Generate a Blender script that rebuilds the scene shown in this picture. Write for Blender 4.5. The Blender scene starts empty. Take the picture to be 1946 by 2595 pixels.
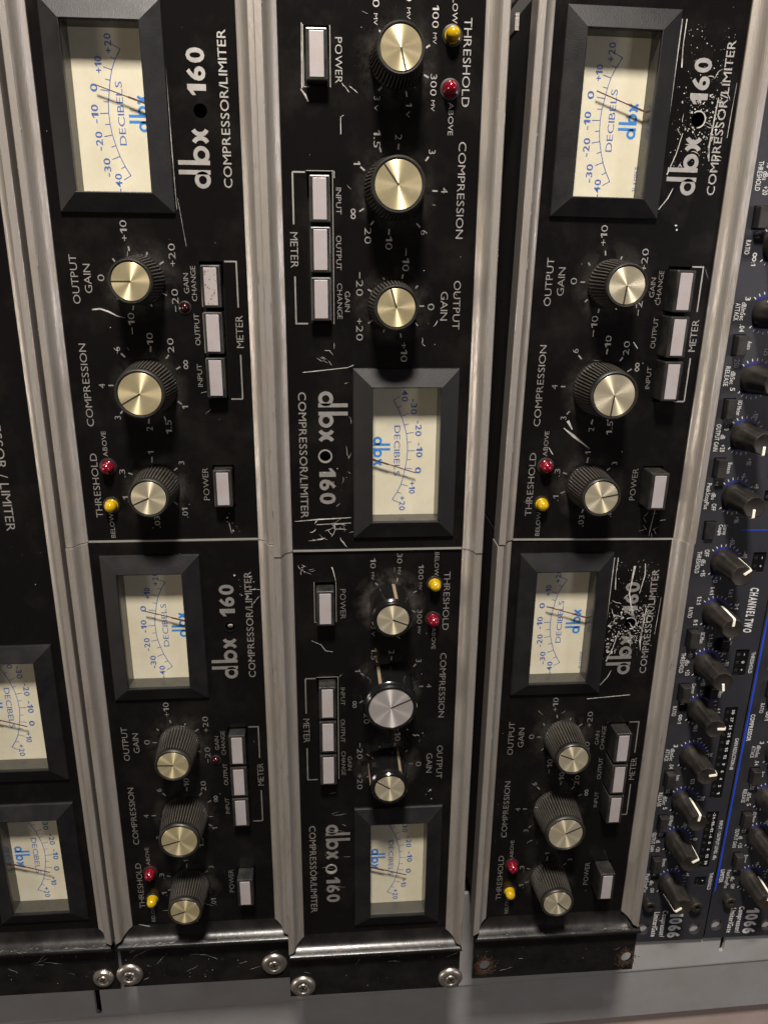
import bpy, bmesh, math, random
from mathutils import Matrix, Vector
random.seed(7)
C = bpy.context.scene.collection
K = 0.0105                       # one drawing unit = 1.05 cm
PI = math.pi
R_ = math.radians

# ------------------------------------------------------------------ camera
cam = bpy.data.cameras.new('camera'); co = bpy.data.objects.new('camera', cam); C.objects.link(co)
cam.sensor_fit = 'VERTICAL'; cam.sensor_height = 36.0; cam.sensor_width = 27.0
cam.lens = 1976.778 / 2595 * 36
cam.clip_start = 0.01; cam.clip_end = 50
RM = [[0.9971477784, 0.0091701678, 0.0749147251], [0.0148287112, 0.9494407554, -0.3135958575],
      [-0.0740028198, 0.3138123014, 0.9465967579]]
m = Matrix(RM).transposed().to_4x4(); m.translation = Vector((-2.3239, 11.4127, 30.9278)) * K
co.matrix_world = m
bpy.context.scene.camera = co

# ------------------------------------------------------------------ world and lamps
w = bpy.data.worlds.new('World'); bpy.context.scene.world = w; w.use_nodes = True
bg = w.node_tree.nodes['Background']; bg.inputs[0].default_value = (0.9, 0.78, 0.72, 1); bg.inputs[1].default_value = 0.022
def area(name, loc, target, size, power, col, sy=None):
    l = bpy.data.lights.new(name, 'AREA'); l.energy = power; l.color = col; l.size = size
    if sy: l.shape = 'RECTANGLE'; l.size_y = sy
    o = bpy.data.objects.new(name, l); C.objects.link(o); o.location = loc
    o.rotation_euler = (Vector(target) - Vector(loc)).to_track_quat('-Z', 'Y').to_euler(); return o
area('ceiling_lamp', (-0.05, 0.98, 0.56), (0, 0, 0), 0.14, 25, (1.0, 0.915, 0.83))
area('left_fill', (-1.5, -0.15, 0.95), (0, -.1, 0), 0.40, 6.5, (1.0, 0.88, 0.76))  # added fill light from the left, softens shadows on the grey wall
area('right_fill', (1.25, 0.15, 1.15), (0, -.1, 0), 0.30, 4.2, (0.95, 0.88, 0.92))  # added fill light from the right, lifts the grey wall and slate panels
vs = bpy.context.scene.view_settings
vs.view_transform = 'Standard'; vs.look = 'None'; vs.gamma = 1; vs.exposure = 0.16

# ------------------------------------------------------------------ materials
def mat(name, col, rough=0.5, metal=0.0, col2=None, nscale=3.0, namt=0.0, rvar=0.0, bump=0.0, bscale=60, stretch=(1, 1, 1),
        aniso=0.0, coat=0.0, emit=None, spec=None, detail=6, ramp=(0.35, 0.75)):
    M = bpy.data.materials.new(name); M.use_nodes = True; t = M.node_tree; n = t.nodes; L = t.links
    b = n['Principled BSDF']; b.inputs['Base Color'].default_value = (*col, 1); b.inputs['Roughness'].default_value = rough
    b.inputs['Metallic'].default_value = metal; b.inputs['Coat Weight'].default_value = coat
    if spec is not None: b.inputs['Specular IOR Level'].default_value = spec
    if emit: b.inputs['Emission Color'].default_value = (*emit[0], 1); b.inputs['Emission Strength'].default_value = emit[1]
    if namt or rvar or bump:
        tc = n.new('ShaderNodeTexCoord'); mp = n.new('ShaderNodeMapping'); L.new(tc.outputs['Object'], mp.inputs[0])
        mp.inputs['Scale'].default_value = tuple(s / K for s in stretch)
        oi = n.new('ShaderNodeObjectInfo'); vm = n.new('ShaderNodeVectorMath'); vm.operation = 'MULTIPLY_ADD'
        cb = n.new('ShaderNodeCombineXYZ')
        for k in range(3): L.new(oi.outputs['Random'], cb.inputs[k])
        L.new(cb.outputs[0], vm.inputs[0]); vm.inputs[1].default_value = (37, 51, 23); L.new(mp.outputs[0], vm.inputs[2])
        nz = n.new('ShaderNodeTexNoise'); nz.inputs['Scale'].default_value = nscale; nz.inputs['Detail'].default_value = detail
        nz.inputs['Roughness'].default_value = 0.65
        L.new(vm.outputs[0], nz.inputs['Vector'])
        mr = n.new('ShaderNodeMapRange'); mr.inputs['From Min'].default_value = ramp[0]; mr.inputs['From Max'].default_value = ramp[1]
        L.new(nz.outputs['Fac'], mr.inputs['Value'])
        if namt:
            mx = n.new('ShaderNodeMix'); mx.data_type = 'RGBA'
            mx.inputs['A'].default_value = (*col, 1); mx.inputs['B'].default_value = (*(col2 or col), 1)
            mu = n.new('ShaderNodeMath'); mu.operation = 'MULTIPLY'; mu.inputs[1].default_value = namt
            L.new(mr.outputs[0], mu.inputs[0]); L.new(mu.outputs[0], mx.inputs['Factor']); L.new(mx.outputs['Result'], b.inputs['Base Color'])
        if rvar:
            ma = n.new('ShaderNodeMath'); ma.operation = 'MULTIPLY_ADD'; ma.inputs[1].default_value = rvar; ma.inputs[2].default_value = rough
            L.new(mr.outputs[0], ma.inputs[0]); L.new(ma.outputs[0], b.inputs['Roughness'])
        if bump:
            n2 = n.new('ShaderNodeTexNoise'); n2.inputs['Scale'].default_value = bscale; n2.inputs['Detail'].default_value = 3
            L.new(vm.outputs[0], n2.inputs['Vector'])
            bp = n.new('ShaderNodeBump'); bp.inputs['Strength'].default_value = bump; bp.inputs['Distance'].default_value = 0.02 * K
            L.new(n2.outputs['Fac'], bp.inputs['Height']); L.new(bp.outputs[0], b.inputs['Normal'])
    if aniso:
        b.inputs['Anisotropic'].default_value = aniso; b.inputs['Anisotropic Rotation'].default_value = 0.25
        tg = n.new('ShaderNodeTangent'); tg.direction_type = 'RADIAL'; tg.axis = 'Z'; L.new(tg.outputs[0], b.inputs['Tangent'])
    return M
BLK = mat('black_panel', (0.0042, 0.0038, 0.0038), 0.20, col2=(0.010, 0.009, 0.008), namt=0.8, nscale=0.5, rvar=0.12, bump=0.06, bscale=9, ramp=(0.48, 0.8))
BEZ = mat('bezel_plastic', (0.005, 0.005, 0.006), 0.42, col2=(0.012, 0.0115, 0.011), namt=0.6, nscale=1.0, rvar=0.12, bump=0.3, bscale=22, spec=0.32)
CHS = mat('chassis_black', (0.004, 0.0035, 0.0035), 0.6, col2=(0.010, 0.009, 0.008), namt=0.8, nscale=0.7)
EAR = mat('ear_enamel', (0.005, 0.005, 0.005), 0.25, col2=(0.014, 0.012, 0.011), namt=0.8, nscale=0.8, rvar=0.14, bump=0.25, bscale=4)
ALU = mat('satin_aluminium', (0.46, 0.43, 0.395), 0.38, 0.68, col2=(0.22, 0.185, 0.14), namt=0.85, nscale=1.3, rvar=0.2, bump=0.55, bscale=11, stretch=(0.25, 1.8, 1.8), ramp=(0.42, 0.74))
EDG = mat('bare_edge', (0.75, 0.72, 0.66), 0.35, 0.8)
INK = mat('silver_ink', (0.58, 0.56, 0.53), 0.46, 0.85, col2=(0.34, 0.32, 0.29), namt=0.6, nscale=2.4)
INW = mat('white_ink', (0.56, 0.56, 0.56), 0.5)
SCR = mat('scratch_metal', (0.66, 0.64, 0.60), 0.45, 0.3, col2=(0.12, 0.115, 0.10), namt=0.95, nscale=2.5)
DIA = mat('dial_card', (0.63, 0.61, 0.50), 0.5, col2=(0.50, 0.45, 0.30), namt=0.5, nscale=0.8, bump=0.5, bscale=0.9)
WAL = mat('meter_wall', (0.060, 0.058, 0.050), 0.22, col2=(0.035, 0.033, 0.028), namt=0.6, nscale=1.5)
BLU = mat('blue_print', (0.035, 0.21, 0.62), 0.5)
BLN = mat('thin_blue_print', (0.06, 0.13, 0.40), 0.5)
NED = mat('needle', (0.09, 0.035, 0.03), 0.5)
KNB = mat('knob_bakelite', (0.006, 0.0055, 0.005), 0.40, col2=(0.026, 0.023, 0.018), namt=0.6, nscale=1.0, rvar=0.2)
KND = mat('knob_ridge', (0.045, 0.039, 0.031), 0.6, col2=(0.085, 0.073, 0.056), namt=0.8, nscale=1.0)  # lighter tone for the flute ridges, grooves keep the dark one
KNG = mat('knob_gloss', (0.006, 0.006, 0.006), 0.18, coat=0.4)
TAN = mat('knob_dirt', (0.20, 0.155, 0.105), 0.7, col2=(0.16, 0.12, 0.08), namt=0.7, nscale=2)
BRS = mat('spun_brass', (0.74, 0.65, 0.40), 0.36, 0.72, aniso=0.92, col2=(0.50, 0.41, 0.22), namt=0.7, nscale=1.2, rvar=0.06)
SIL = mat('spun_silver', (0.66, 0.62, 0.60), 0.36, 0.72, aniso=0.92)
CHM = mat('spun_champagne', (0.72, 0.655, 0.47), 0.36, 0.72, aniso=0.92, rvar=0.05, col2=(0.52, 0.46, 0.32), namt=0.7, nscale=1.2)
PTR = mat('pointer_black', (0.01, 0.008, 0.006), 0.6)
BTN = mat('button_black', (0.012, 0.012, 0.012), 0.25, col2=(0.05, 0.046, 0.04), namt=0.6, nscale=1.2, rvar=0.2)
BTF = mat('button_face', (0.40, 0.375, 0.39), 0.42, 0.3, col2=(0.36, 0.30, 0.26), namt=0.7, nscale=1.3, bump=0.2, bscale=30)
RED = mat('red_lens', (0.13, 0.002, 0.010), 0.12, coat=0.6)
RDD = mat('dark_red_lens', (0.022, 0.003, 0.004), 0.10, coat=0.6)
YEL = mat('yellow_lens', (0.40, 0.26, 0.004), 0.12, coat=0.6)
STL = mat('screw_steel', (0.50, 0.47, 0.43), 0.34, 0.9, col2=(0.25, 0.2, 0.16), namt=0.7, nscale=2.2, bump=0.4, bscale=8)
RST = mat('rust', (0.055, 0.020, 0.008), 0.8, col2=(0.018, 0.010, 0.006), namt=0.9, nscale=2.5)
RAIL = mat('grey_paint', (0.31, 0.315, 0.32), 0.5, col2=(0.24, 0.225, 0.21), namt=0.8, nscale=0.22, bump=0.15, bscale=20)
PNK = mat('case_lining', (0.36, 0.29, 0.26), 0.7, col2=(0.26, 0.21, 0.19), namt=0.8, nscale=0.3)
P66 = mat('slate_panel', (0.019, 0.020, 0.025), 0.40, col2=(0.030, 0.030, 0.033), namt=0.7, nscale=0.5, bump=0.15, bscale=40)
K66 = mat('soft_knob', (0.008, 0.0075, 0.007), 0.38, col2=(0.036, 0.028, 0.020), namt=0.7, nscale=1.2, rvar=0.2)
L66 = mat('blue_line', (0.012, 0.055, 0.55), 0.45)
R66 = mat('blue_ring', (0.015, 0.02, 0.16), 0.5)
WPT = mat('pointer_white', (0.86, 0.82, 0.70), 0.5)
SMK = mat('smoked_window', (0.006, 0.006, 0.007), 0.12)
# clear meter cover: see-through, mirror-like at its surface
GLS = bpy.data.materials.new('clear_cover'); GLS.use_nodes = True
_t = GLS.node_tree; _n = _t.nodes; _n.remove(_n['Principled BSDF'])
_tr = _n.new('ShaderNodeBsdfTransparent'); _tr.inputs[0].default_value = (0.96, 0.95, 0.93, 1)
_gl = _n.new('ShaderNodeBsdfGlossy'); _gl.inputs['Roughness'].default_value = 0.06
_lw = _n.new('ShaderNodeLayerWeight'); _lw.inputs[0].default_value = 0.5; _pw = _n.new('ShaderNodeMath'); _pw.operation = 'POWER'; _pw.inputs[1].default_value = 5
_t.links.new(_lw.outputs['Facing'], _pw.inputs[0]); _fr = _n.new('ShaderNodeMath'); _fr.operation = 'MULTIPLY_ADD'; _fr.inputs[1].default_value = 0.94; _fr.inputs[2].default_value = 0.045
_t.links.new(_pw.outputs[0], _fr.inputs[0]); _mx = _n.new('ShaderNodeMixShader')
_t.links.new(_fr.outputs[0], _mx.inputs[0]); _t.links.new(_tr.outputs[0], _mx.inputs[1]); _t.links.new(_gl.outputs[0], _mx.inputs[2])
_t.links.new(_mx.outputs[0], _n['Material Output'].inputs[0])

DST = bpy.data.materials.new('dust_film'); DST.use_nodes = True
_t = DST.node_tree; _n = _t.nodes; _n.remove(_n['Principled BSDF']); _l = _t.links
_tc0 = _n.new('ShaderNodeTexCoord'); _le = _n.new('ShaderNodeVectorMath'); _le.operation = 'LENGTH'; _l.new(_tc0.outputs['Object'], _le.inputs[0])
_m1 = _n.new('ShaderNodeMapRange'); _m1.inputs['From Min'].default_value = .85 * K; _m1.inputs['From Max'].default_value = 1.6 * K; _m1.inputs['To Min'].default_value = 1; _m1.inputs['To Max'].default_value = 0
_l.new(_le.outputs['Value'], _m1.inputs['Value'])
_oi = _n.new('ShaderNodeObjectInfo'); _cb = _n.new('ShaderNodeVectorMath'); _cb.operation = 'ADD'; _l.new(_tc0.outputs['Object'], _cb.inputs[0]); _l.new(_oi.outputs['Location'], _cb.inputs[1])
_nz = _n.new('ShaderNodeTexNoise'); _nz.inputs['Scale'].default_value = 1.1 / K; _nz.inputs['Detail'].default_value = 7; _nz.inputs['Roughness'].default_value = .7; _l.new(_cb.outputs[0], _nz.inputs['Vector'])
_m2 = _n.new('ShaderNodeMapRange'); _m2.inputs['From Min'].default_value = .42; _m2.inputs['From Max'].default_value = .75; _m2.inputs['To Max'].default_value = .20; _l.new(_nz.outputs['Fac'], _m2.inputs['Value'])
_mm = _n.new('ShaderNodeMath'); _mm.operation = 'MULTIPLY'; _l.new(_m1.outputs[0], _mm.inputs[0]); _l.new(_m2.outputs[0], _mm.inputs[1])
_df = _n.new('ShaderNodeBsdfDiffuse'); _df.inputs[0].default_value = (.24, .22, .19, 1); _tp = _n.new('ShaderNodeBsdfTransparent'); _mx = _n.new('ShaderNodeMixShader')
_l.new(_mm.outputs[0], _mx.inputs[0]); _l.new(_tp.outputs[0], _mx.inputs[1]); _l.new(_df.outputs[0], _mx.inputs[2]); _l.new(_mx.outputs[0], _n['Material Output'].inputs[0])

# ------------------------------------------------------------------ mesh helpers
class MB:
    def __init__(s): s.v = []; s.f = []
    def add(s, vs, fs):
        o = len(s.v); s.v += [tuple(p) for p in vs]; s.f += [tuple(i + o for i in f) for f in fs]; return s
    def box(s, x0, x1, y0, y1, z0, z1):
        x0, x1 = sorted((x0, x1)); y0, y1 = sorted((y0, y1))
        return s.add([(x, y, z) for z in (z0, z1) for y in (y0, y1) for x in (x0, x1)],
                     [(0, 2, 3, 1), (4, 5, 7, 6), (0, 1, 5, 4), (2, 6, 7, 3), (0, 4, 6, 2), (1, 3, 7, 5)])
    def quad(s, pts): return s.add(pts, [tuple(range(len(pts)))])
    def stroke(s, pts, wd, z=0.008, closed=False):      # flat ribbon
        n = len(pts); L = []; Rr = []
        wd = wd if isinstance(wd, list) else [wd] * n
        for i, p in enumerate(pts):
            a = pts[(i - 1) % n] if closed or i else p; b = pts[(i + 1) % n] if closed or i < n - 1 else p
            d = Vector((b[0] - a[0], b[1] - a[1])); d = d.normalized() if d.length > 1e-9 else Vector((1, 0))
            nx, ny = -d.y * wd[i] / 2, d.x * wd[i] / 2
            L.append((p[0] + nx, p[1] + ny, z)); Rr.append((p[0] - nx, p[1] - ny, z))
        fs = [(i, i + n, (i + 1) % n + n, (i + 1) % n) for i in range(n if closed else n - 1)]
        return s.add(L + Rr, fs)
    def ring(s, x, y, r, wd, z=0.008, a0=0, a1=360, n=28, sx=1, sy=1):
        full = abs(a1 - a0) >= 360
        pts = [(x + sx * r * math.cos(R_(a0 + (a1 - a0) * i / n)), y + sy * r * math.sin(R_(a0 + (a1 - a0) * i / n))) for i in range(n if full else n + 1)]
        return s.stroke(pts, wd, z, closed=full)
    def disc(s, x, y, r, z, n=20):
        return s.add([(x + r * math.cos(2 * PI * i / n), y + r * math.sin(2 * PI * i / n), z) for i in range(n)], [tuple(range(n))])
    def lathe(s, prof, n=40, x=0, y=0, cap=True):       # prof = [(r, z)], bottom to top
        vs = [(x + r * math.cos(2 * PI * i / n), y + r * math.sin(2 * PI * i / n), z) for r, z in prof for i in range(n)]
        fs = [(j * n + i, j * n + (i + 1) % n, (j + 1) * n + (i + 1) % n, (j + 1) * n + i) for j in range(len(prof) - 1) for i in range(n)]
        if cap: fs.append(tuple((len(prof) - 1) * n + i for i in range(n)))
        return s.add(vs, fs)
    def build(s, name, material, parent=None, loc=(0, 0, 0), rot=0, smooth=False, bevel=0, seg=2):
        me = bpy.data.meshes.new(name); me.from_pydata(s.v, [], s.f)
        if bevel:
            b = bmesh.new(); b.from_mesh(me); bmesh.ops.remove_doubles(b, verts=b.verts, dist=1e-5)
            bmesh.ops.bevel(b, geom=[e for e in b.edges if len(e.link_faces) == 2 and e.calc_face_angle(0) > 0.5], offset=bevel, segments=seg, affect='EDGES', profile=0.5)
            b.to_mesh(me); b.free()
        return link(name, me, material, parent, loc, rot, smooth)
def link(name, me, material, parent=None, loc=(0, 0, 0), rot=0, smooth=False):
    if material and not me.materials: me.materials.append(material)
    if smooth:
        for p in me.polygons: p.use_smooth = True
        try: me.set_sharp_from_angle(angle=R_(38))
        except Exception: pass
    o = bpy.data.objects.new(name, me); C.objects.link(o); o.location = loc; o.rotation_euler = (0, 0, rot)
    if parent: o.parent = parent
    return o
def rect(x0, x1, y0, y1): return [(x0, y0), (x1, y0), (x1, y1), (x0, y1)]
def circ(x, y, r, n=28, sx=1, sy=1): return [(x + sx * r * math.cos(2 * PI * i / n), y + sy * r * math.sin(2 * PI * i / n)) for i in range(n)]
def rrect(x0, x1, y0, y1, r, n=4):
    o = []
    for cx, cy, a in ((x1 - r, y1 - r, 0), (x0 + r, y1 - r, 90), (x0 + r, y0 + r, 180), (x1 - r, y0 + r, 270)):
        o += [(cx + r * math.cos(R_(a + 90 * i / n)), cy + r * math.sin(R_(a + 90 * i / n))) for i in range(n + 1)]
    return o
def plate(outer, holes, z0, z1):                        # a sheet with real holes, as a mesh
    cu = bpy.data.curves.new('p', 'CURVE'); cu.dimensions = '2D'; cu.fill_mode = 'BOTH'; cu.extrude = (z1 - z0) / 2
    for poly in [outer] + holes:
        sp = cu.splines.new('POLY'); sp.points.add(len(poly) - 1)
        for i, p in enumerate(poly): sp.points[i].co = (p[0], p[1], 0, 1)
        sp.use_cyclic_u = True
    o = bpy.data.objects.new('p', cu); C.objects.link(o)
    me = bpy.data.meshes.new_from_object(o.evaluated_get(bpy.context.evaluated_depsgraph_get()))
    bpy.data.objects.remove(o); bpy.data.curves.remove(cu)
    me.transform(Matrix.Translation((0, 0, (z0 + z1) / 2))); me.materials.clear()
    return me
_tc = {}
def glyph(ch, bold=0.0, shear=0.0):
    k = (ch, bold, shear)
    if k not in _tc:
        if ch == '1':                                   # a one with a flag
            b = bold * 1.2; w = .075 + b
            P = [(-w, -b), (w, -b), (w, .70 + b), (-w * .5, .70 + b), (-w - .15, .55 - b * .3), (-w - .15, .43 - b), (-w, .53 - b)]
            vs = [Vector((x + shear * y, y, 0)) for x, y in P]; fs = [tuple(range(len(P)))]
        else:
            cu = bpy.data.curves.new('t', 'FONT'); cu.body = ch; cu.size = 1; cu.offset = bold; cu.shear = shear; cu.resolution_u = 3
            o = bpy.data.objects.new('t', cu); C.objects.link(o)
            me = bpy.data.meshes.new_from_object(o.evaluated_get(bpy.context.evaluated_depsgraph_get()))
            vs = [v.co.copy() for v in me.vertices]; fs = [tuple(p.vertices) for p in me.polygons]
            bpy.data.objects.remove(o); bpy.data.curves.remove(cu); bpy.data.meshes.remove(me)
        xs = [v.x for v in vs]
        _tc[k] = (vs, fs, min(xs), max(xs))
    return _tc[k]
def glyphs(s, bold=0.0, shear=0.0):
    k = ('*', s, bold, shear)
    if k not in _tc:
        V = []; F = []; x = 0.0; prev = None
        for ch in s:
            if ch == ' ': x += .36; prev = None; continue
            vs, fs, x0, x1 = glyph(ch, bold, shear)
            if prev:
                g = .11
                if prev in '/' or ch in '/': g = .03
                if (prev + ch) in ('AI', 'LT', 'TA', 'AT', 'AC', 'VE', 'OV', 'WE', 'LO'): g = .07
                if ch in 'TVA' or prev in 'TV': g = min(g, .07)
                x += g
            o = len(V); V += [Vector((v.x - x0 + x, v.y, 0)) for v in vs]; F += [tuple(i + o for i in f) for f in fs]
            x += x1 - x0; prev = ch
        xs = [v.x for v in V]; ys = [v.y for v in V]
        _tc[k] = (V, F, min(xs), max(xs), min(ys), max(ys))
    return _tc[k]
CAP = 0.70
def T(mb, s, x, y, h, w=None, ws=1.18, bold=-0.008, rot=0.0, z=0.008, shear=0.0):
    """lettering centred on (x, y), capital height h, total width w or natural width times ws"""
    if s == 'inf':
        r = h * 0.36; q = h / 9
        for sx in (-1, 1):
            p = circ(0, 0, r * 0.82, 16)
            mb.stroke([(x + math.cos(rot) * (a + sx * r) - math.sin(rot) * b, y + math.sin(rot) * (a + sx * r) + math.cos(rot) * b) for a, b in p], h * 0.17, z, closed=True)
        return
    vs, fs, x0, x1, y0, y1 = glyphs(s, bold, shear)
    k = h / CAP; kx = (w / (x1 - x0)) if w else k * ws
    cy = CAP / 2; cx = (x0 + x1) / 2
    if s in ('-', '+'): cy = (y0 + y1) / 2
    c, n = math.cos(rot), math.sin(rot)
    mb.add([(x + c * (v.x - cx) * kx - n * (v.y - cy) * k, y + n * (v.x - cx) * kx + c * (v.y - cy) * k, z) for v in vs], fs)
def TS(mb, s, x0, x1, y, h, **kw): T(mb, s, (x0 + x1) / 2, y, h, w=abs(x1 - x0), **kw)

def thing(name, label, cat, loc, rz=0, group=None):
    o = bpy.data.objects.new(name, None); C.objects.link(o); o.location = loc; o.rotation_euler = (0, 0, rz)
    o['label'] = label; o['category'] = cat
    if group: o['group'] = group
    o.empty_display_size = 0.01
    return o

def logo(mb, u0, v, k, z=0.008, part='all'):
    """the lower-case d b x word mark: overall length 2.04*k starting at u0, bowls centred on v"""
    st = 0.135 * k; r = 0.215 * k
    mb.ring(u0 + 0.285 * k, v, r, 0.145 * k, z)
    mb.stroke([(u0 + 0.54 * k, v - 0.29 * k), (u0 + 0.54 * k, v + 0.84 * k)], 0.15 * k, z)
    mb.stroke([(u0 + 0.86 * k, v - 0.29 * k), (u0 + 0.86 * k, v + 0.84 * k)], 0.15 * k, z)
    mb.ring(u0 + 1.125 * k, v, r, 0.145 * k, z + 0.0004)
    mb.ring(u0 + 1.40 * k, v, 0.27 * k, 0.15 * k, z, -62, 62, 12)
    mb.ring(u0 + 2.06 * k, v, 0.27 * k, 0.15 * k, z + 0.0004, 118, 242, 12)

def jag(mb, x, y, L, a, wd=0.03, n=5, z=0.012, wob=0.25):
    pts = [(x, y)]; ws = [wd * 0.2]
    for i in range(n):
        a += random.uniform(-wob, wob); x += L / n * math.cos(a); y += L / n * math.sin(a)
        pts.append((x, y)); ws.append(wd * random.uniform(0.3, 1.1))
    ws[-1] = wd * 0.1
    mb.stroke(pts, ws, z)
def chips(mb, x0, x1, y0, y1, n, s=0.05, z=0.012):
    for _ in range(n):
        x = random.uniform(x0, x1); y = random.uniform(y0, y1); r = s * random.uniform(0.25, 1.0) ** 1.5
        if math.hypot(x - 16.17, y + 2.10) < .27: continue
        k = random.randint(3, 6); ph = random.uniform(0, 6)
        q = [(x + r * random.uniform(0.5, 1.2) * math.cos(ph + 2 * PI * i / k), y + r * random.uniform(0.5, 1.2) * math.sin(ph + 2 * PI * i / k), z) for i in range(k)]
        mb.add(q, [tuple(range(k))])

# ------------------------------------------------------------------ shared shapes
def fluted(rb, rt, h, teeth, n_mul=4):
    mb = MB(); n = teeth * n_mul
    lev = [(rb * 1.02, 0.0, 0), (rb * 1.02, 0.08, 0.3), (rb, 0.14, 1), ((rb * 0.6 + rt * 0.4), h * 0.55, 1), (rt * 1.03, h - 0.24, 1), (rt * 1.01, h - 0.20, 0.2),
           (rt * 1.03, h - 0.17, 0), (rt * 1.035, h - 0.09, 0), (rt * 1.01, h - 0.03, 0), (rt * 0.965, h, 0), (rt * 0.93, h - 0.005, 0), (rt * 0.91, h - 0.05, 0)]
    vs = []
    for r, z, t in lev:
        for i in range(n):
            ph = i % n_mul; k = 1 - t * (0.085 if ph in (0,) else 0.07 if ph == 1 else 0.0)
            a = 2 * PI * i / n; vs.append((r * k * math.cos(a), r * k * math.sin(a), z))
    m_ = len(lev)
    fs = [(j * n + i, j * n + (i + 1) % n, (j + 1) * n + (i + 1) % n, (j + 1) * n + i) for j in range(m_ - 1) for i in range(n)]
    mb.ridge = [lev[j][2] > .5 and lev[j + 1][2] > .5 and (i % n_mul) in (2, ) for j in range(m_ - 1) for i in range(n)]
    fs.append(tuple((m_ - 1) * n + i for i in range(n)))
    return mb.add(vs, fs)
def knob(parent, u, v, rb, rt, rc, h, ang, style, wear=None, capm=None):
    """ang = pointer direction in the parent's frame, degrees"""
    if style == 'fluted':
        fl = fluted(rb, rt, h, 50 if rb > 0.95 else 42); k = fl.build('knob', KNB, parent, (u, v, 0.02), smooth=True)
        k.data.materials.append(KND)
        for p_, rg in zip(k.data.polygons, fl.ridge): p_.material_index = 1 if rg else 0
    else:
        mb = MB(); mb.lathe([(rb, 0), (rb, 0.5), (rb * 0.98, h - 0.3), (rt * 1.06, h - 0.26), (rt * 1.0, h - 0.22), (rt * 1.06, h - 0.17), (rt * 1.07, h - 0.06), (rt, h), (rt * 0.93, h - 0.005), (rt * 0.92, h - 0.05)], 72)
        k = mb.build('knob', KNG, parent, (u, v, 0.02), smooth=True)
        for i in range(3):
            a = R_(wear + 120 * i) ; q = MB(); q.box(rb * 0.955, rb * 1.004, -0.065, 0.065, 0.03, h - 0.30)
            q.build('grip_strip', TAN, k, (0, 0, 0), a)
    cm = MB(); cm.lathe([(rc, -0.03), (rc, 0.0), (rc - 0.012, 0.012)], 64)
    c = cm.build('knob_cap', capm or BRS, k, (0, 0, h - 0.045), smooth=True)
    p = MB(); p.box(-0.01, rc * 0.99, -0.030, 0.030, 0, 0.004)
    p.build('pointer_line', PTR, k, (0, 0, h - 0.0325), R_(ang))
    rr = random.Random(int(u * 100 + v * 37 + ang)); q = MB()
    for _ in range(rr.choice((2, 4, 6))):
        a = rr.uniform(0, 6.28); d = rr.uniform(.15, .8) * rc; L_ = rr.uniform(.03, .22) * rc; b_ = a + rr.uniform(-.6, .6)
        q.stroke([(d * math.cos(a), d * math.sin(a)), (d * math.cos(a) + L_ * math.cos(b_), d * math.sin(a) + L_ * math.sin(b_))], [.006, .014], .0145)
    e = q.build('cap_scratches', SCR, c); e['kind'] = 'stuff'
    return k
def led(parent, u, v, m, r=0.235, h=0.5, name='indicator_light'):
    pr = [(r * 1.12, 0), (r * 1.12, 0.05), (r, 0.06), (r, h - r)] + [(r * math.cos(R_(a)), h - r + r * math.sin(R_(a))) for a in range(15, 90, 15)] + [(0.01, h)]
    L_ = MB().lathe(pr, 28).build(name, m, parent, (u, v, 0), smooth=True)
    MB().lathe([(r * 1.5, 0), (r * 1.46, .035), (r * 1.2, .05), (r * 1.14, .02)], 28, cap=False).build('lamp_collar', KNB, L_, (0, 0, .004), smooth=True)
    return L_
def button(parent, u0, u1, v, h, wear=False, label=None):
    mb = MB(); e = 0.10
    mb.box(u0 - e, u1 + e, v - 0.37, v + 0.37, -0.3, h)
    b = mb.build('push_button', BTN, parent, (0, 0, 0), bevel=0.05)
    if label: b['label'] = label
    f = MB(); f.box(u0, u1, v - 0.237, v + 0.237, h - 0.02, h + 0.02); f.build('button_face', BTF, b, bevel=0.01)
    if wear:
        q = MB(); chips(q, u0 + 0.05, u1 - 0.05, v - 0.2, v + 0.2, 26, 0.07, h + 0.023); s_ = q.build('worn_paint', TAN, b); s_['kind'] = 'stuff'
    return b

RP = [(0.0, -0.35), (0.0, 0.62), (0.03, 0.65), (0.26, 0.65), (0.285, 0.615), (0.30, 0.60), (0.345, 0.44), (0.40, 0.31), (0.47, 0.21), (0.55, 0.145), (0.63, 0.105), (0.70, 0.085), (0.72, 0.06), (0.72, -0.05)]
def rail(parent, side, u0, u1, mit0=0, mit1=0, name='side_rail'):
    """extruded trim along a long edge; side=+1 at v=+4.2, -1 at v=-4.2; mitres where it meets an end bracket"""
    vs = []; n = len(RP)
    for end, (u, mt) in enumerate(((u0, mit0), (u1, mit1))):
        for d, z in RP:
            uu = u + (mt * max(0, (1 - d / 0.72)) * 0.5) * (1 if end else -1)
            vs.append((uu, side * (4.2 - d), z))
    fs = [(i, i + 1, i + 1 + n, i + n) if side < 0 else (i, i + n, i + 1 + n, i + 1) for i in range(n - 1)]
    fs += [tuple(range(n)), tuple(range(2 * n - 1, n - 1, -1))]
    mb = MB().add(vs, fs)
    o = mb.build(name, ALU, parent, smooth=True)
    q = MB(); rq = random.Random(int(u1 * 10) + side)
    for k in range(int((u1 - u0) * 1.3)):
        uu = rq.uniform(u0, u1); d = rq.choice((.27, .28, .02, rq.uniform(0, .25), rq.uniform(0, .25))); L_ = rq.choice((.03, .05, .1, .4)) ; ww = rq.uniform(.012, .03)
        q.stroke([(uu, side * (4.2 - d)), (uu + L_, side * (4.2 - d + rq.uniform(-.02, .02)))], [ww, ww * .4], .656)
    e = q.build('rail_nicks', EDG if side > 0 else STL, o); e['kind'] = 'stuff'
    return o

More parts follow.
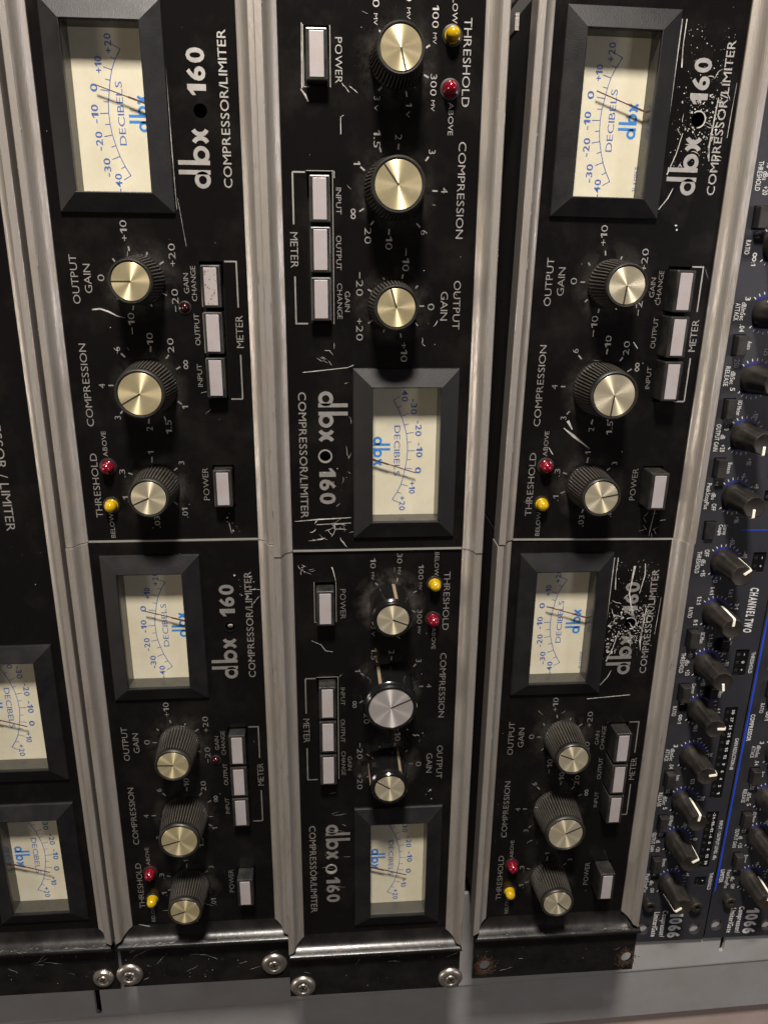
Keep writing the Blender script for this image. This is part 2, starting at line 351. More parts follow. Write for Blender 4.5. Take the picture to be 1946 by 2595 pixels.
def dial_art(dv, small):
    """print on the meter card, in the unit's frame"""
    a = MB(); b = MB(); z = 0.006
    arc = [(14.05, .59), (14.35, .765), (14.69, .92), (15.04, 1.03), (15.39, 1.12), (15.74, 1.165), (16.09, 1.18), (16.45, 1.155), (16.80, 1.09), (17.14, 1.03), (17.47, .94), (17.80, .79), (18.12, .59)]
    arc = [(x, y + dv) for x, y in arc]
    b.stroke(arc, 0.028, z)
    for i, (x, y) in enumerate(arc):
        px, py = 16.25, -3.0
        d = Vector((x - px, y - py)).normalized(); L = 0.30 if i % 2 == 0 else 0.17
        b.stroke([(x, y), (x + d.x * L * (1 if i not in (0, 12) else 0.95), y + d.y * L)], 0.024, z)
    for s, x, y, w in (('0', 16.90, 1.62, .26), ('-10', 16.06, 1.66, .60), ('-20', 15.18, 1.60, .62), ('-30', 14.31, 1.40, .62), ('-40', 13.80, 1.04, .62), ('+10', 17.62, 1.39, .52), ('+20', 18.28, 1.0, .62)):
        T(b, s, x, y + dv, 0.235, w=w, bold=0.012, z=z)
    TS(b, 'DECIBELS', 15.06, 17.11, 0.76 + dv, 0.24, z=z, bold=-0.004)
    logo(a, 15.50, -0.02 + dv, 0.60, z)
    if small: TS(b, '12-4 MADE', 13.72, 14.6, -0.17, 0.09, z=z)
    return a, b
def meter(parent, dv=0.0, small=False, du=0.0, neck=((16.93, 1.47), (16.42, -0.24)), dust=False):
    U0, U1, V0, V1 = 12.77 + du, 19.54 + du, -0.98, 3.05; u0, u1, v0, v1 = 13.45 + du, 18.81 + du, -0.26, 2.36
    mb = MB()
    ring = lambda a, b, c, d, z: [(a, c, z), (b, c, z), (b, d, z), (a, d, z)]
    L = [ring(U0 - .03, U1 + .03, V0 - .03, V1 + .03, 0), ring(U0 - .03, U1 + .03, V0 - .03, V1 + .03, .06), ring(U0, U1, V0, V1, .13),
         ring(u0 - .035, u1 + .035, v0 - .035, v1 + .035, .40), ring(u0, u1, v0, v1, .385), ring(u0, u1, v0, v1, .24)]
    vs = [p for r in L for p in r]
    fs = [(j * 4 + i, j * 4 + (i + 1) % 4, (j + 1) * 4 + (i + 1) % 4, (j + 1) * 4 + i) for j in range(5) for i in range(4)]
    bz = mb.add(vs, fs).build('meter_bezel', BEZ, parent)
    w = MB(); d0 = -0.44
    L = [ring(u0, u1, v0, v1, .24), ring(u0 + .01, u1 - .01, v0 + .01, v1 - .01, .2), ring(u0 + .03, u1 - .03, v0 + .03, v1 - .03, -.12), ring(u0 + .05, u1 - .05, v0 + .05, v1 - .05, d0)]
    w.add([p for r in L for p in r], [(j * 4 + i, j * 4 + (i + 1) % 4, (j + 1) * 4 + (i + 1) % 4, (j + 1) * 4 + i) for j in range(3) for i in range(4)])
    w.build('meter_wall', WAL, bz)
    d = MB(); d.quad([(u0, v0, d0), (u1, v0, d0), (u1, v1, d0), (u0, v1, d0)]); d.build('dial_card', DIA, bz)
    a, b = dial_art(dv, small)
    for q, nm, mm in ((a, 'dial_emblem', BLU), (b, 'dial_scale', BLN)):
        bm_ = MB(); lim = (13.50, 18.76, -0.21, 2.31)
        # keep only the print inside the window
        for f in q.f:
            ps = [q.v[i] for i in f]
            if min(p[1] for p in ps) >= lim[2] - 0.3: bm_.add([(max(lim[0], min(lim[1], p[0])) + du, max(lim[2], min(lim[3], p[1])), d0 + p[2]) for p in ps], [tuple(range(len(ps)))])
        bm_.build(nm, mm, bz)
    (ax, ay), (bx, by) = neck; ax += du; bx += du; dx, dy = bx - ax, by - ay; l = math.hypot(dx, dy)
    n = MB(); n.box(0, l, -0.018, 0.018, 0, 0.03); n.box(l * 0.62, l, -0.032, 0.032, 0.03, 0.05)
    n.build('needle', NED, bz, (ax, ay, d0 + 0.2), math.atan2(dy, dx))
    g = MB(); g.quad([(u0 + .005, v0 + .005, .235), (u1 - .005, v0 + .005, .235), (u1 - .005, v1 - .005, .235), (u0 + .005, v1 - .005, .235)]); g.build('meter_cover', GLS, bz)
    return bz

BRS_ = BRS
def unit(label, key, x, y, z, th, mv, btn_h, knobs, dial, extra_led=False, hole='plain', scratch=None, mits=(0, 0), strip=False, chs=True):
    root = thing('compressor_unit', label, 'compressor', (x, y, z), th, 'half-width audio compressors in the rack')
    L0, L1 = 0.02, 20.12
    holes = [circ(16.17, -2.10, 0.235), rect(5.89, 11.10, -2.60, -1.72), rect(1.42, 3.23, -2.62, -1.76), rect(13.3, 18.95, -0.4, 2.5)]
    me = plate(rect(L0, L1, -3.49, 3.49), holes, -0.16, 0.0); link('front_panel', me, BLK, root)
    b = MB(); b.box(L0, L1, -3.55, 3.55, -0.62, -0.58); b.box(L0 + .01, L1 - .01, -3.9, 3.9, -14, -0.66); b.build('chassis', CHS, root)
    rail(root, 1, L0, L1, *mits); rail(root, -1, L0, L1, *mits)
    if strip:
        e0 = L0 if strip == 'start' else L1
        q = MB(); q.box(e0 - 0.035, e0 + 0.035, -3.46, 3.46, -0.1, 0.045); q.build('end_trim', EDG, root)
    t = MB(); lg = MB(); sc = MB(); br = MB()
    TS(t, 'COMPRESSOR/LIMITER', 13.65, 18.72, -2.95, 0.30, bold=0.006)
    logo(lg, 13.62, -2.05, 1.0)
    T(lg, '160', 17.40, -2.02, 0.59, w=1.48, bold=0.03)
    TS(t, 'COMPRESSION', 4.86, 8.07, 2.87, 0.27, bold=-0.006); TS(t, 'THRESHOLD', 1.06, 3.76, 2.91, 0.27, bold=-0.006)
    TS(t, 'OUTPUT', 9.54, 11.30, 2.87, 0.27, bold=-0.006); TS(t, 'GAIN', 9.93, 10.97, 2.40, 0.27, bold=-0.006)
    TS(t, 'POWER', 1.75, 3.12, -1.45, 0.24); TS(t, 'METER', 7.91, 9.13, -3.10, 0.28, bold=-0.006)
    TS(t, 'INPUT', 6.41, 7.29, -1.49, 0.19); TS(t, 'OUTPUT', 8.01, 9.19, -1.50, 0.19)
    TS(t, 'GAIN', 9.94, 10.67, -1.20, 0.19); TS(t, 'CHANGE', 9.66, 10.93, -1.48, 0.19)
    TS(t, 'ABOVE', 3.63, 4.66, 2.42, 0.18, bold=-0.006); TS(t, 'BELOW', 0.18, 1.24, 2.45, 0.18, bold=-0.006)
    for pts in ([(11.10, -2.66), (11.10, -3.10), (9.43, -3.10)], [(7.62, -3.10), (5.92, -3.10), (5.92, -2.66)]):
        for a_, b_ in zip(pts, pts[1:]):
            dx = 0.0275 if a_[1] == b_[1] else 0; dy = 0 if dx else 0
            s_ = 1 if b_[0] > a_[0] else -1
            br.stroke([(a_[0] - s_ * dx, a_[1]), (b_[0] + s_ * dx * 0, b_[1])], 0.055, 0.008 + (0.0008 if dx else 0))
    # output gain scale
    for s, xx, yy, w_ in (('+', 11.89, .92, None), ('10', 12.28, .93, .45), ('+', 11.01, -.76, None), ('20', 11.44, -.75, .55), ('0', 10.48, 1.91, .24), ('-', 9.37, -.75, .22), ('20', 9.82, -.75, .55), ('-', 8.55, .94, .25), ('10', 8.99, .94, .45)):
        T(sc, s, xx, yy, 0.25, w=w_ if s not in '+' else 0.22)
    for a_, b_ in (((11.60, .81), (11.44, .78)), ((11.41, .14), (11.3, .17)), ((11.08, -.43), (10.97, -.27)), ((11.17, 1.42), (11.06, 1.34)), ((10.45, 1.65), (10.45, 1.47)), ((9.72, 1.40), (9.82, 1.30)), ((9.48, .81), (9.32, .84)), ((9.53, .16), (9.45, .12)), ((9.86, -.45), (9.94, -.31))):
        sc.stroke([a_, b_], 0.055)
    # compression scale
    for s, xx, yy, w_ in (('1', 5.60, -.84, None), ('1.5', 4.82, -.14, .55), ('2', 4.75, .61, None), ('3', 5.20, 1.80, None), ('4', 6.45, 2.28, None), ('6', 7.87, 1.58, None), ('10', 8.25, .31, .45), ('20', 8.0, -.45, .55), ('inf', 7.27, -.98, None)):
        T(sc, s, xx, yy, 0.24, w=w_)
    for a_, b_ in (((5.84, -.57), (5.72, -.72)), ((5.24, .0), (5.08, -.05)), ((5.15, .6), (4.96, .62)), ((5.49, 1.57), (5.36, 1.68)), ((6.47, 2.03), (6.47, 1.84)), ((7.70, 1.44), (7.56, 1.30)), ((7.97, .3), (7.76, .32)), ((7.64, -.36), (7.50, -.24)), ((7.19, -.76), (7.09, -.60))):
        sc.stroke([a_, b_], 0.055)
    # threshold scale
    if mv:
        for s, xx, yy in (('10', .62, -.2), ('30', .42, .9), ('100', 1.06, 1.80), ('300', 3.10, 1.79)):
            T(sc, s, xx, yy, 0.22, w=.22 * len(s)); T(sc, 'MV', xx + (0.57 if len(s) == 2 else 0.64), yy - 0.01, 0.13, w=0.34)
        for s, xx, yy in (('1', 3.73, .95), ('3', 3.55, -.15)): T(sc, s, xx, yy, 0.22); T(sc, 'V', xx + 0.30, yy - .03, 0.13, w=0.2)
        tk = (((1.50, -.10), (1.60, .0)), ((1.30, .83), (1.46, .80)), ((1.90, 1.63), (1.98, 1.50)), ((2.80, 1.45), (2.88, 1.61)), ((3.31, .84), (3.49, .88)), ((3.19, .01), (3.32, -.10)))
    else:
        for s, xx, yy, w_ in (('.01', 1.22, -.53, .42), ('.03', .84, .62, .5), ('.1', 1.84, 1.80, .24), ('.3', 2.93, 1.84, .34), ('1', 3.78, .64, None), ('3', 3.34, -.53, None)): T(sc, s, xx, yy, 0.23, w=w_)
        tk = (((1.70, -.12), (1.57, -.26)), ((1.20, .62), (1.36, .58)), ((2.05, 1.62), (2.12, 1.45)), ((2.94, 1.6), (2.88, 1.43)), ((3.60, .61), (3.36, .63)), ((3.13, -.36), (3.03, -.22)))
    for a_, b_ in tk: sc.stroke([a_, b_], 0.055)
    lg.build('logo_print', INK, root); sc.build('scale_marks', INK, root); br.build('bracket_print', INK, root)
    t.build('panel_lettering', INK, root)
    meter(root, *dial)
    for (u, v, big, ang, style, wr, capm) in knobs:
        deg = ang - math.degrees(th)
        if style == 'fluted': knob(root, u, v, *((1.05, .90, .79, 1.75) if big else (.89, .765, .665, 1.72)), deg, style, None, capm)
        else: knob(root, u, v, *((1.12, 1.0, .93, 1.75) if big else (.84, .73, .645, 1.75)), deg, style, wr - math.degrees(th), capm)
    if mv:
        q = MB()
        for a_, b_ in (((5.88, -1.70), (11.12, -1.70)), ((5.87, -2.62), (5.87, -1.70)), ((1.40, -1.74), (3.25, -1.74)), ((1.40, -2.64), (3.26, -2.64)), ((3.25, -2.62), (3.25, -2.45))): q.stroke([a_, b_], .026, .006)
        q.build('bare_slot_edge', EDG, root)
    for (u_, v_), r_ in ((GK, 1.0), (CK, 1.2), (TK, 1.0)):
        for zf in ((.004, .006) if key == 'B2' else (.004,)):
            q = MB(); q.disc(0, 0, r_ * 1.6, 0, 32); q.build('dust_film', DST, root, (u_, v_, zf))
    hs = btn_h
    button(root, 6.13, 7.49, -2.16, hs[0]); button(root, 7.82, 9.19, -2.16, hs[1]); button(root, 9.53, 10.88, -2.16, hs[2], wear=(key == 'A1')); button(root, 1.68, 3.04, -2.19, hs[3])
    led(root, 3.22, 2.36, RED)['label'] = 'red indicator light'; led(root, 1.60, 2.38, YEL)['label'] = 'yellow indicator light'
    if extra_led:
        e = led(root, 9.42, -1.10, RDD, 0.17, 0.16); e['label'] = 'small dark red indicator light in a hole with chipped edges'
        q = MB(); q.ring(9.42, -1.10, 0.225, 0.04, 0.01); q.build('chipped_ring', SCR, root)
    if hole in ('ring', 'boss'):
        q = MB(); q.lathe([(0.275, 0.0), (0.275, 0.03), (0.22, 0.03), (0.22, -0.1)], 28, cap=False); q.build('hole_grommet', EDG if hole == 'ring' else KNG, root, (16.17, -2.10, 0.002), smooth=True)
        if hole == 'boss': q = MB(); q.lathe([(0.13, -0.3), (0.13, -0.08), (0.06, -0.03)], 20); q.build('hole_screw', STL, root, (16.17, -2.10, 0))
    # wear
    s_ = MB(); chips(s_, 0.3, 20, -3.3, 3.3, 22, 0.024)
    for _ in range(5): jag(s_, random.uniform(.5, 12), random.uniform(-3.2, 3), random.uniform(.1, .5), random.uniform(0, 6), 0.012, 4)
    if scratch: scratch(s_)
    o = s_.build('paint_scratches', SCR, root); o['kind'] = 'stuff'
    return root

# --- the marks each unit carries (unit's own frame) ---
def sc_A1(s):
    s.stroke([(9.33, 2.35), (9.36, 2.05), (9.26, 1.75), (9.10, 1.45), (9.03, 1.15)], [.05, .06, .06, .04, .01], .012)
    s.stroke([(19.4, -.99), (15, -1.02), (12.9, -1.05)], [.012, .02, .01], .012); s.stroke([(11.62, -1.3), (13.3, -1.1)], .008, .012)
    chips(s, .2, 1.2, -2.7, -2.1, 12, .05); jag(s, .75, -2.3, .5, 3.3, .03); chips(s, 16.6, 17.2, -.9, -.7, 3, .06)
def sc_A2(s):
    chips(s, 17.3, 18.6, -3.3, -2.4, 14, .05); jag(s, 17.9, -3.0, .5, -1.5, .03); jag(s, 17.2, -3.1, .6, -.9, .02); jag(s, .05, 3.2, .8, -1.6, .05)
    for i in range(3): jag(s, .8 + i * .1, 1.5 - i, .5, 1.5, .015)
def sc_B1(s):
    s.stroke([(12.9, -2.9), (12.85, -2.4), (12.72, -1.2), (12.62, -.98)], [.02, .03, .02, .04], .012)
    s.stroke([(18.85, -3.35), (18.78, -2.4), (18.72, -1.1)], [.02, .05, .03], .012); s.stroke([(19.0, -2.5), (18.95, -1.1)], .02, .012)
    for i in range(16): jag(s, random.uniform(18.9, 19.7), random.uniform(-2.9, -1.0), random.uniform(.1, .6), random.choice((1.3, 1.7, 0.5, 2.6)) + random.uniform(-.4, .4), random.choice((.015, .03, .045)), 4, wob=.5)
    for i in range(7): jag(s, random.uniform(13, 18.5), random.uniform(-1.7, -1.05), random.uniform(.1, .55), random.uniform(0, 3), .02, 3, wob=.5)
    for i in range(8): jag(s, random.uniform(12.0, 12.5), random.uniform(-2.2, -1.7), .25, random.uniform(0, 6), .02, 3)
    jag(s, 3.2, -1.1, .35, 1.1, .04); jag(s, 3.1, -1.35, .4, .4, .03, wob=.8); s.stroke([(3.32, -2.75), (3.5, -2.6), (3.7, -2.5)], [.03, .07, .04], .012)
    s.stroke([(4.1, -1.3), (4.15, -1.4), (4.7, -1.4)], .02, .012); s.stroke([(1.35, -2.68), (3.3, -2.70)], [.02, .05], .012); s.stroke([(5.86, -1.72), (5.88, -1.64), (6.1, -1.64)], .02, .012)
    jag(s, 11.2, 2.0, .3, 2.2, .03); jag(s, 11.6, 1.6, .4, .6, .02, wob=.9); chips(s, 16, 17.6, -2.9, -1.2, 14, .03)
def sc_B2(s):
    s.stroke([(.75, -1.9), (.85, -1.86), (1.35, -1.75)], [.05, .03, .02], .012)
    for i in range(10): jag(s, random.uniform(.4, 1.0), random.uniform(-3.2, -2.8), .25, random.uniform(0, 6), .02, 3)
    s.stroke([(4.1, -2.8), (4.3, -2.4), (4.6, -2.2), (4.65, -1.9)], .015, .012)
    for i in range(9): jag(s, random.uniform(11.6, 18), random.uniform(-3.1, -1.4), random.uniform(.15, .9), random.uniform(1.1, 2.1), .014, 4, wob=.3)
    chips(s, 8.6, 9.3, 1.2, 2.2, 6, .06); jag(s, 8.9, 1.6, .35, .9, .05, wob=.7); chips(s, 11.8, 12.4, 2.3, 2.6, 7, .05); chips(s, 13.6, 18, -3, -2, 26, .03)
def sc_C(dense):
    def f(s):
        n = 190 if dense else 110
        for k in range(9 if dense else 7):
            cx, cy = random.uniform(14.7, 17.0), random.uniform(-2.1, -1.2); chips(s, cx - .28, cx + .28, cy - .18, cy + .18, n // 16, random.choice((.04, .06, .10))); chips(s, 15.3, 17.0, -2.9, -1.9, n // 7, .05); chips(s, 14.5, 19.2, -3.2, -1.1, 28, .028)
        for i in range(22): jag(s, random.uniform(14.4, 17.6), random.uniform(-3.0, -1.1), random.uniform(.1, .5), random.uniform(0, 6), .03, 4, wob=.6)
        s.ring(16.17, -2.10, 0.27, 0.045, .012, 180, 400)
        s.stroke([(14.4, -1.02), (15.4, -.99), (17.2, -1.03), (19.3, -1.06)], [.02, .05, .03, .04], .012); s.stroke([(17.8, -1.25), (18.5, -1.2), (19.3, -1.22)], [.05, .02, .04], .012)
        s.stroke([(16.9, -2.75), (15.3, -2.65), (14.8, -2.72)], [.04, .06, .02], .012); s.stroke([(17.4, -3.35), (15.6, -3.28)], [.01, .02], .012)
        s.stroke([(13.1, -1.05), (13.5, -1.35), (13.85, -1.5)], [.03, .04, .02], .012); s.stroke([(14.3, -1.2), (15.0, -1.45), (15.7, -1.6)], [.04, .03, .02], .012)
        if dense:
            s.stroke([(18.9, -2.0), (18.3, -1.95), (17.6, -1.9), (17.0, -2.05), (16.5, -2.2)], [.10, .06, .05, .06, .10], .014)
            s.stroke([(19.0, -2.45), (18.5, -2.5), (17.6, -2.35)], [.03, .05, .02], .014); s.stroke([(12.4, -.5), (12.55, -2.5)], [.03, .03], .012)
        else:
            s.stroke([(3.95, .6), (4.5, 1.35), (4.8, 1.75)], [.02, .11, .03], .03); s.stroke([(4.75, 1.4), (5.1, 1.62)], [.04, .12], .03); s.stroke([(3.7, 2.1), (4.0, 2.3)], .03, .03)
            s.stroke([(8.0, -.9), (8.25, -.7)], .035, .012); s.stroke([(.3, -2.4), (1.2, -2.5), (1.9, -2.55)], .02, .012); chips(s, 12.2, 12.6, -1.9, -1.6, 2, .06)
            for i in range(10): jag(s, random.uniform(.3, 1.3), random.uniform(-3.2, -2.2), .3, random.uniform(0, 6), .015, 4)
    return f
GK, CK, TK = (10.41, .46), (6.42, .47), (2.38, .50)
def kn(a, b, c, st=('fluted',) * 3, wr=(0, 0, 0), cm=(None,) * 3):
    return [(*GK, 0, a, st[0], wr[0], cm[0]), (*CK, 1, b, st[1], wr[1], cm[1]), (*TK, 0, c, st[2], wr[2], cm[2])]
H = PI / 2
NA = ((16.95, 1.50), (16.36, -0.26))
unit('scratched black compressor with a long curved white scratch below its output gain knob', 'A1', -8.64, -0.0, -0.12, H, False, (.45, .45, .42, .5),
     kn(180, 210, 204, cm=(None, None, CHM)), (0.0, False, 0.0, NA), extra_led=True, scratch=sc_A1, mits=(0, 1), strip='start')
unit('black compressor with dusty brass knobs and a domed screw in its logo hole', 'A2', -8.64, -20.14, -0.03, H, False, (.5, .5, .5, .75),
     kn(178, 196, 199), (0.0, False, 0.0, ((16.88, 1.5), (16.36, -0.26))), extra_led=True, hole='boss', scratch=sc_A2, mits=(1, 0))
unit('upside-down black compressor with brass knob caps and scratched tape marks beside its meter', 'B1', -0.22, 20.04, 1.12, -H, True, (.42, .42, .42, .48),
     kn(107, 127, -76), (0.0, False, 0.0, NA), hole='ring', scratch=sc_B1, mits=(1, 0), strip='end')
unit('black compressor with smooth glossy knobs and a large silver knob in the middle', 'B2', -0.22, -0.09, 1.07, -H, True, (.6, .6, .6, .6),
     kn(147, 25, -22, ('gloss',) * 3, (55, 113, 80), (CHM, SIL, CHM)), (0.0, False, 0.0, NA), hole='ring', scratch=sc_B2, mits=(0, 1))
unit('black compressor with chipped paint round its logo hole and a gouge by its middle knob', 'C1', 8.95, 0.0, 0.63, H - R_(.80), False, (.72, .72, .72, .85),
     kn(-96, -95.5, 11, cm=(CHM, CHM, CHM)), (0.18, True, 0.0, ((17.0, 1.66), (16.36, -0.26))), scratch=sc_C(False), mits=(0, 1), strip='start')
unit('black compressor whose logo is half covered by scraped glue and white flecks', 'C2', 8.83, -20.14, 0.63, H - R_(.22), False, (.75, .75, .75, .85),
     kn(157, 26, -43, cm=(CHM, CHM, CHM)), (0.18, True, 0.0, ((16.95, 1.66), (16.36, -0.26))), scratch=sc_C(True), mits=(1, 0))

# ------------------------------------------------------------------ the long stereo unit at the left
def stereo():
    root = thing('compressor_unit', 'long black compressor with two meters, cut off by the left edge of the photo', 'compressor', (-17.23, 20.1, -0.03), -H)
    holes = [rect(13.3 + d, 18.95 + d, -0.4, 2.5) for d in (11.95, 20.05)]
    link('front_panel', plate(rect(0, 40.25, -3.49, 3.49), holes, -0.16, 0), BLK, root)
    b = MB(); b.box(0, 40.25, -3.55, 3.55, -.62, -.58); b.box(0.01, 40.24, -3.9, 3.9, -14, -.66); b.build('chassis', CHS, root)
    rail(root, 1, 0, 40.25, 1, 1); rail(root, -1, 0, 40.25, 1, 1)
    meter(root, -0.02, False, 11.95, ((16.93, 1.47), (16.36, -0.26))); meter(root, 0.1, False, 20.05, ((16.93, 1.47), (16.3, -0.26)))
    t = MB(); TS(t, 'COMPRESSOR / LIMITER', 13.0, 19.53, 2.14, 0.36, bold=-0.004); t.build('panel_lettering', INK, root)
    s = MB(); chips(s, 18, 22, 1.5, 3.2, 9, .03); o = s.build('paint_scratches', SCR, root); o['kind'] = 'stuff'
stereo()

# ------------------------------------------------------------------ rack ears
def ear(x, z, face, w, bottom, label, holes_x=(), hy=-23.15, top=False, rust=False, wear=0):
    """bent end bracket: rises from the panel, rolls over a ridge and drops to a flat face with the mounting holes"""
    root = thing('rack_ear', label, 'bracket', (x, 0, z), 0, 'end brackets of the rack units')
    sg = 1 if top else -1; E0 = 20.15
    prof = [(0, -.02), (.2, .045), (.36, .11), (.50, .20), (.60, .32), (.67, .47), (.71, .58), (.75, .64), (.80, .66), (.87, .65), (.93, .60), (.97, .52), (1.0, face + .02)]
    mb = MB(); vs = []; n = len(prof)
    for side in (-1, 1):
        for d, zz in prof:
            xi = 3.48 + min(d / .80, 1) * (w - 3.48)
            vs.append((side * xi, sg * (E0 + d), zz))
    fs = [(i, i + 1, i + 1 + n, i + n) if (sg < 0) else (i, i + n, i + 1 + n, i + 1) for i in range(n - 1)]
    # under skirt so that it has depth
    vs += [(side * w, sg * (E0 + d), -.3) for side in (-1, 1) for d in (.80, 1.0)]
    q = 2 * n
    for si, o0 in ((0, 0), (1, n)):
        fs.append(tuple([o0 + i for i in range(8, n)] + [q + si * 2 + 1, q + si * 2]))
    b = mb.add(vs, fs).build('ear_bend', EAR, root, smooth=True)
    yf0, yf1 = sorted((sg * (E0 + .99), sg * bottom))
    hl = [circ(hx, sg * abs(hy), .28, 24, sx=1.0, sy=1.28) for hx in holes_x]
    me = plate(rect(-w, w, yf0, yf1), hl, face - .16, face); link('ear_face', me, EAR, root)
    ed = MB()
    for s in (-1, 1):
        jag(ed, s * (w - .02), sg * (E0 + .6), .5, -H if sg < 0 else H, .05, 5, .02 + face + .0, .12)
    if not top:
        for k in range(int(10 * wear)): jag(ed, random.uniform(-w, w), random.uniform(-23.6, -21.3), random.uniform(.2, 1.1), random.uniform(-.5, .7), .016, 5, face + .006, .3)
        chips(ed, -w, w, -23.6, -21.2, int(34 * wear), .03, face + .006)
        for k in range(int(26 * wear)): jag(ed, random.uniform(-w + .3, w - .3), -20.15 - .5 + random.uniform(-.1, .1), random.uniform(.05, .35), random.uniform(-.4, .4), .03, 3, .67, .3)
    o = ed.build('paint_scratches', SCR, root); o['kind'] = 'stuff'
    if rust:
        for hx in holes_x:
            r = MB()
            for k in range(420):
                a_ = random.uniform(0, 2 * PI); d_ = .27 + abs(random.gauss(0, .15)); 
                chips(r, hx + d_ * math.cos(a_), hx + d_ * math.cos(a_) + .01, sg * abs(hy) + d_ * 1.25 * math.sin(a_), sg * abs(hy) + d_ * 1.25 * math.sin(a_) + .01, 1, .06, face + .006 + k * 1e-6)
            r.v = [v if math.hypot(v[0] - hx, (v[1] - sg * abs(hy)) / 1.28) > .285 else (hx + (v[0] - hx) * .29 / max(.01, math.hypot(v[0] - hx, (v[1] - sg * abs(hy)) / 1.28)), sg * abs(hy) + (v[1] - sg * abs(hy)) * .29 / max(.01, math.hypot(v[0] - hx, (v[1] - sg * abs(hy)) / 1.28)), v[2]) for v in r.v]
            o = r.build('rust_patch', RST, root); o['kind'] = 'stuff'
            r = MB(); r.ring(hx, sg * abs(hy), .262, .035, face - .02, sy=1.28, a0=200, a1=340); r.build('bare_hole_edge', STL, root)
    return root
ear(-17.23, -.03, .12, 4.2, 24.05, 'black end bracket under the two-meter unit at the left edge', (3.45,), 23.24, wear=1.0)
ear(-8.64, -.03, .12, 4.2, 23.95, 'black end bracket with two steel screws, second bracket from the left', (-3.88, 3.36), 23.05, wear=1.2)
ear(-.22, 1.09, .22, 4.22, 23.80, 'black end bracket standing furthest forward, third bracket from the left', (-3.58, 3.78), 23.13, wear=.6)
ear(9.0, .63, .22, 4.22, 23.88, 'black end bracket with two empty rusty mounting holes', (-3.58, 3.83), 23.08, rust=True, wear=.3)
for xx, zz, lb in ((-17.23, -.03, 'black end bracket above the left edge unit, only its foot near the top edge'), (-8.64, -.12, 'black end bracket at the top edge of the photo over the second column'),
                   (-.22, 1.12, 'black end bracket at the top edge of the photo over the third column'), (9.24, .63, 'black end bracket at the top edge of the photo over the fourth column')):
    ear(xx, zz, .12, 4.2, 23.9, lb, top=True)

def screw(x, y, z, r, label, tilt):
    root = thing('rack_screw', label, 'screw', (x, y, z), tilt, 'steel rack screws in cup washers')
    w_ = MB(); w_.lathe([(r, 0), (r * .99, .05), (r * .86, .15), (r * .62, .19), (r * .52, .17), (r * .46, .08)], 40, cap=False); w_.build('cup_washer', STL, root, smooth=True)
    s = MB(); s.lathe([(r * .47, .0), (r * .46, .10), (r * .36, .17), (r * .20, .18), (r * .17, .09), (.01, .07)], 32); s.build('screw_head', STL, root, smooth=True)
    c = MB(); c.box(-r * .30, r * .30, -.03, .03, .183, .187); c.box(-.03, .03, -r * .30, r * .30, .188, .192); c.build('cross_slot', PTR, root)
screw(-13.80, -23.24, .10, .52, 'steel rack screw at the left, in the bracket of the two-meter unit', .4)
screw(-12.50, -23.12, .10, .66, 'steel rack screw in the widest pale washer, beside the gap between the left brackets', .9)
screw(-5.28, -22.95, .10, .64, 'steel rack screw half hidden at the right end of the second bracket', .2)
screw(-3.80, -23.14, 1.32, .62, 'steel rack screw at the lower left corner of the third bracket', 1.2)
screw(3.56, -23.16, 1.32, .62, 'steel rack screw at the lower right corner of the third bracket', .6)

# ------------------------------------------------------------------ slate grey units at the right
def knob66(root, a, b, ang):
    r = MB(); n = 72; lev = [(.65, 0, 0), (.65, .10, 0), (.64, .30, 0), (.615, .40, .0), (.58, .50, .7), (.545, 1.2, 1), (.515, 1.66, 1), (.50, 1.73, 1), (.46, 1.75, 1), (.42, 1.735, .6)]
    vs = []
    for rr, z, t in lev:
        for i in range(n):
            th = 2 * PI * i / n; f = 1 - t * .055 * (0.5 - 0.5 * math.cos(9 * th)) ** 1.6; vs.append((rr * f * math.cos(th), rr * f * math.sin(th), z))
    m_ = len(lev); fs = [(j * n + i, j * n + (i + 1) % n, (j + 1) * n + (i + 1) % n, (j + 1) * n + i) for j in range(m_ - 1) for i in range(n)] + [tuple((m_ - 1) * n + i for i in range(n))]
    k = r.add(vs, fs).build('knob', K66, root, (a, b, 0), R_(ang), smooth=True)
    p = MB(); w = .055
    path = [(.13, 1.765), (.465, 1.775), (.512, 1.735), (.530, 1.60), (.590, .52)]
    for (r0, z0), (r1, z1) in zip(path, path[1:]):
        d = Vector((r1 - r0, z1 - z0)).normalized(); nx, nz = -d.y * .02, d.x * .02
        if d.x < .2 and nx < 0: pass
        vs = []
        for rr, zz in ((r0, z0), (r1, z1)):
            for s in (-w, w): vs += [(rr - .03, s, zz - .03), (rr + .006, s, zz + .006)]
        p.add(vs, [(0, 1, 3, 2), (4, 6, 7, 5), (1, 5, 7, 3), (0, 4, 5, 1), (2, 3, 7, 6), (0, 2, 6, 4)])
    p.build('knob_pointer', WPT, k)
    return k
